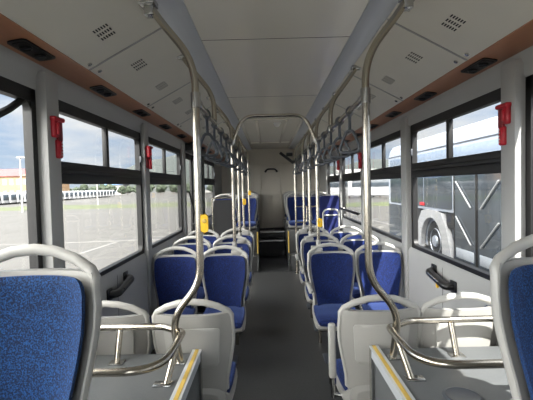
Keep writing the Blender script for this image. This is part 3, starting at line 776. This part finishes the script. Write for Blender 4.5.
# neighbouring bus on the right
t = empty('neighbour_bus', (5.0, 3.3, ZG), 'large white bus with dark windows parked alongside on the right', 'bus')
XB = 3.73; YN0, YN1 = -6.0, 12.6  # front end lengthened out of view to block light from the right
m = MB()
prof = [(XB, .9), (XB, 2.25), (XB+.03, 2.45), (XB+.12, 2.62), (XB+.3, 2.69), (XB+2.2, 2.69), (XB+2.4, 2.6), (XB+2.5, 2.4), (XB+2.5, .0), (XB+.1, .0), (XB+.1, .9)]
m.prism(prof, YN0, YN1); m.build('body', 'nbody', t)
m = MB(); WH = 9.32
def skirt(ya, yb, z0=-.04): m.box(XB, XB+.1, ya, yb, z0, .905)
skirt(YN0, 2.0); skirt(3.2, 6.35)
# wheel arch panel with round cut-out
ang = [PI*k/16 for k in range(17)]
outer = [(WH+.98, -.04), (WH+.80, .55), (WH+.55, .86), (WH+.2, .905), (WH-.2, .905), (WH-.55, .86), (WH-.80, .55), (WH-1.05, -.04)]
inner = [(WH-.60*math.cos(a), .12+.60*math.sin(a)) for a in ang]
poly = outer+[(WH-.60, -.04)]+inner+[(WH+.60, -.04)]
n = len(poly)
m.prism(poly, XB-.03, XB+.08, 'x')
m.build('skirt', 'bodyw', t)
m = MB(); skirt(10.35, YN1); m.build('rear_panel', 'nglass', t)
m = MB(); m.box(XB+.101, XB+2.3, 8.2, 10.4, -.05, .9); m.box(XB+.02, XB+.08, 8.15, 8.6, .55, .91); m.box(XB+.02, XB+.08, 10.05, 10.4, .4, .91); m.build('wheel_well', 'tyre', t)
def wheel(y):
    m = MB(); m.lathe((XB+.22, y, .17), [(.30, -.13), (.40, -.16), (.47, -.14), (.49, -.06), (.49, .10), (.40, .14), (.28, .14)], 'x', 32); w = m.build('wheel', 'tyre', t)
    m = MB(); m.lathe((XB+.22, y, .17), [(.30, -.12), (.285, -.15), (.27, -.10), (.17, -.04), (.14, -.12), (.12, -.17), (.03, -.18)], 'x', 28); h = m.build('rim', 'wheel', w)
    m = MB()
    for k in range(10):
        a = 2*PI*k/10; m.lathe((XB+.22, y+.215*math.cos(a), .17+.215*math.sin(a)), [(.018, -.03), (.018, -.095), (.008, -.1)], 'x', 8)
    m.build('wheel_nuts', 'chrome', h)
wheel(WH); wheel(2.6)
for ya, yb in ((-5.6, -3.6), (-3.5, -1.9), (-1.8, -.36), (-.3, 1.3), (1.36, 2.9), (2.96, 4.6), (4.66, 6.3), (8.28, 9.75), (9.81, 11.2), (11.26, 12.4)):
    m = MB(); m.prism(rrect(ya, yb, .96, 1.93, .05), XB-.012, XB+.02, 'x'); m.build('window', 'nglass', t)
m = MB(); m.box(XB-.008, XB+.02, YN0+.2, YN1-.15, 1.98, 2.24, .004); m.build('roof_band', 'nglass2', t)
m = MB(); m.box(XB-.006, XB+.02, YN0+.1, YN1-.05, 2.30, 2.325); m.build('gutter', 'strapd', t)
for ya, yb in ((6.42, 7.26), (7.30, 8.16)):
    m = MB(); m.prism(rrect(ya, yb, -.02, 2.02, .04), XB-.015, XB+.05, 'x'); l = m.build('door_leaf', 'nglass', t)
    m = MB()
    ha, hb = (ya+.12, yb-.15) if ya < 7 else (yb-.12, ya+.15)
    m.tube([(XB-.04, ha, 1.55), (XB-.04, hb, 1.05)], .014, 8); m.tube([(XB-.04, ha, .85), (XB-.04, hb, .35)], .014, 8); m.build('door_handle', 'bodyw', l)
    for y in (ya, yb):
        m = MB(); m.box(XB-.02, XB+.02, y-.025, y+.025, -.02, 2.03); m.build('door_seal', 'black', l)
    m = MB(); m.box(XB-.022, XB+.02, ya+.08, yb-.08, .02, .22, .01); m.build('kick_panel', 'bodyg', l)
m = MB(); m.box(XB-.035, XB+.02, 9.72, 9.98, .98, 1.06, .01); m.build('marker_lamp', 'tail', t)

# ------------------------------------------------------------------ world, sun, camera
W = bpy.data.worlds.new('sky'); S.world = W; W.use_nodes = True
nt = W.node_tree; N = nt.nodes; L = nt.links; N.clear()
out = N.new('ShaderNodeOutputWorld'); bg = N.new('ShaderNodeBackground'); tc = N.new('ShaderNodeTexCoord')
sep = N.new('ShaderNodeSeparateXYZ'); L.new(tc.outputs['Generated'], sep.inputs[0])
gr = N.new('ShaderNodeValToRGB'); e = gr.color_ramp.elements
e[0].position = .0; e[0].color = (.62, .74, .88, 1); e[1].position = .5; e[1].color = (.60, .66, .74, 1)
x_ = e.new(.15); x_.color = (.47, .63, .88, 1)
L.new(sep.outputs['Z'], gr.inputs[0])
# planar cloud mapping: direction / (z+0.12)
ad = N.new('ShaderNodeMath'); ad.operation = 'ADD'; ad.inputs[1].default_value = .16; L.new(sep.outputs['Z'], ad.inputs[0])
mxm = N.new('ShaderNodeMath'); mxm.operation = 'MAXIMUM'; mxm.inputs[1].default_value = .05; L.new(ad.outputs[0], mxm.inputs[0])
dv = N.new('ShaderNodeVectorMath'); dv.operation = 'DIVIDE'; L.new(tc.outputs['Generated'], dv.inputs[0])
cb = N.new('ShaderNodeCombineXYZ')
for i in range(3): L.new(mxm.outputs[0], cb.inputs[i])
L.new(cb.outputs[0], dv.inputs[1])
no = N.new('ShaderNodeTexNoise'); no.inputs['Scale'].default_value = .9; no.inputs['Detail'].default_value = 7; no.inputs['Roughness'].default_value = .55
L.new(dv.outputs[0], no.inputs['Vector'])
cr = N.new('ShaderNodeValToRGB'); e = cr.color_ramp.elements; e[0].position = .46; e[0].color = (0, 0, 0, 1); e[1].position = .66; e[1].color = (1, 1, 1, 1)
L.new(no.outputs['Fac'], cr.inputs[0])
mx = N.new('ShaderNodeMix'); mx.data_type = 'RGBA'; L.new(cr.outputs[0], mx.inputs[0]); L.new(gr.outputs[0], mx.inputs[6]); mx.inputs[7].default_value = (.95, .97, 1.0, 1)
wm = N.new('ShaderNodeMix'); wm.data_type = 'RGBA'; wm.inputs[7].default_value = (1, .975, .93, 1); L.new(mx.outputs[2], wm.inputs[6]); L.new(wm.outputs[2], bg.inputs[0])
# bright sky patch added out of view, behind left, to light the interior
SUN = Vector((1.0, -2.0, 2.7)).normalized()
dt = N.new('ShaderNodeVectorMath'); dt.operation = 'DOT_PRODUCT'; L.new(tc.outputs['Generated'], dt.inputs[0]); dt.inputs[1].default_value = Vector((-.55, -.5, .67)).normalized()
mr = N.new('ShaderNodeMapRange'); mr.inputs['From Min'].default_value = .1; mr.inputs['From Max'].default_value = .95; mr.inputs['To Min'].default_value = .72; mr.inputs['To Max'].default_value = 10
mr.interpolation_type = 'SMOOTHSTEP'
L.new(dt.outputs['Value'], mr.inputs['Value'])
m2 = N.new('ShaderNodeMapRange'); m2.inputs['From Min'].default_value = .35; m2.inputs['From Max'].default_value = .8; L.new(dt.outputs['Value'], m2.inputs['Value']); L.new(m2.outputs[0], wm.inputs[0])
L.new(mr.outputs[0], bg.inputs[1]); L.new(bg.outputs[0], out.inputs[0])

sl = bpy.data.lights.new('sun', 'SUN'); sl.energy = 17.0; sl.angle = math.radians(.6); sl.color = (1, .96, .9)
so = bpy.data.objects.new('sun', sl); COL.objects.link(so); so.rotation_euler = SUN.to_track_quat('Z', 'Y').to_euler(); so.location = (20, -25, 52)

XC = Vector((0.9996907536468338, 0.02443191576718131, -0.004634497272735949)); YC = Vector((0.0037475122433897304, 0.036225951686100724, 0.9993365982372615)); ZC = Vector((-0.024583596665485784, 0.9990449248739427, -0.03612319003918484))
cd = bpy.data.cameras.new('camera'); cam = bpy.data.objects.new('camera', cd); COL.objects.link(cam)
right = Vector((XC[0], YC[0], ZC[0])); up = Vector((XC[1], YC[1], ZC[1])); fw = Vector((XC[2], YC[2], ZC[2]))
R = Matrix((right, up, -fw)).transposed()
cam.matrix_world = Matrix.Translation((-.069, 0, 1.56)) @ R.to_4x4()
cd.sensor_fit = 'HORIZONTAL'; cd.sensor_width = 36; cd.lens = 400/533*36; cd.clip_start = .02; cd.clip_end = 2000
S.camera = cam
S.view_settings.view_transform = 'Standard'; S.view_settings.look = 'None'; S.view_settings.gamma = 1; S.view_settings.use_curve_mapping = False
S.view_settings.exposure = 0.74
S.cycles.max_bounces = 14; S.cycles.diffuse_bounces = 8; S.cycles.transparent_max_bounces = 24; S.cycles.sample_clamp_indirect = 6
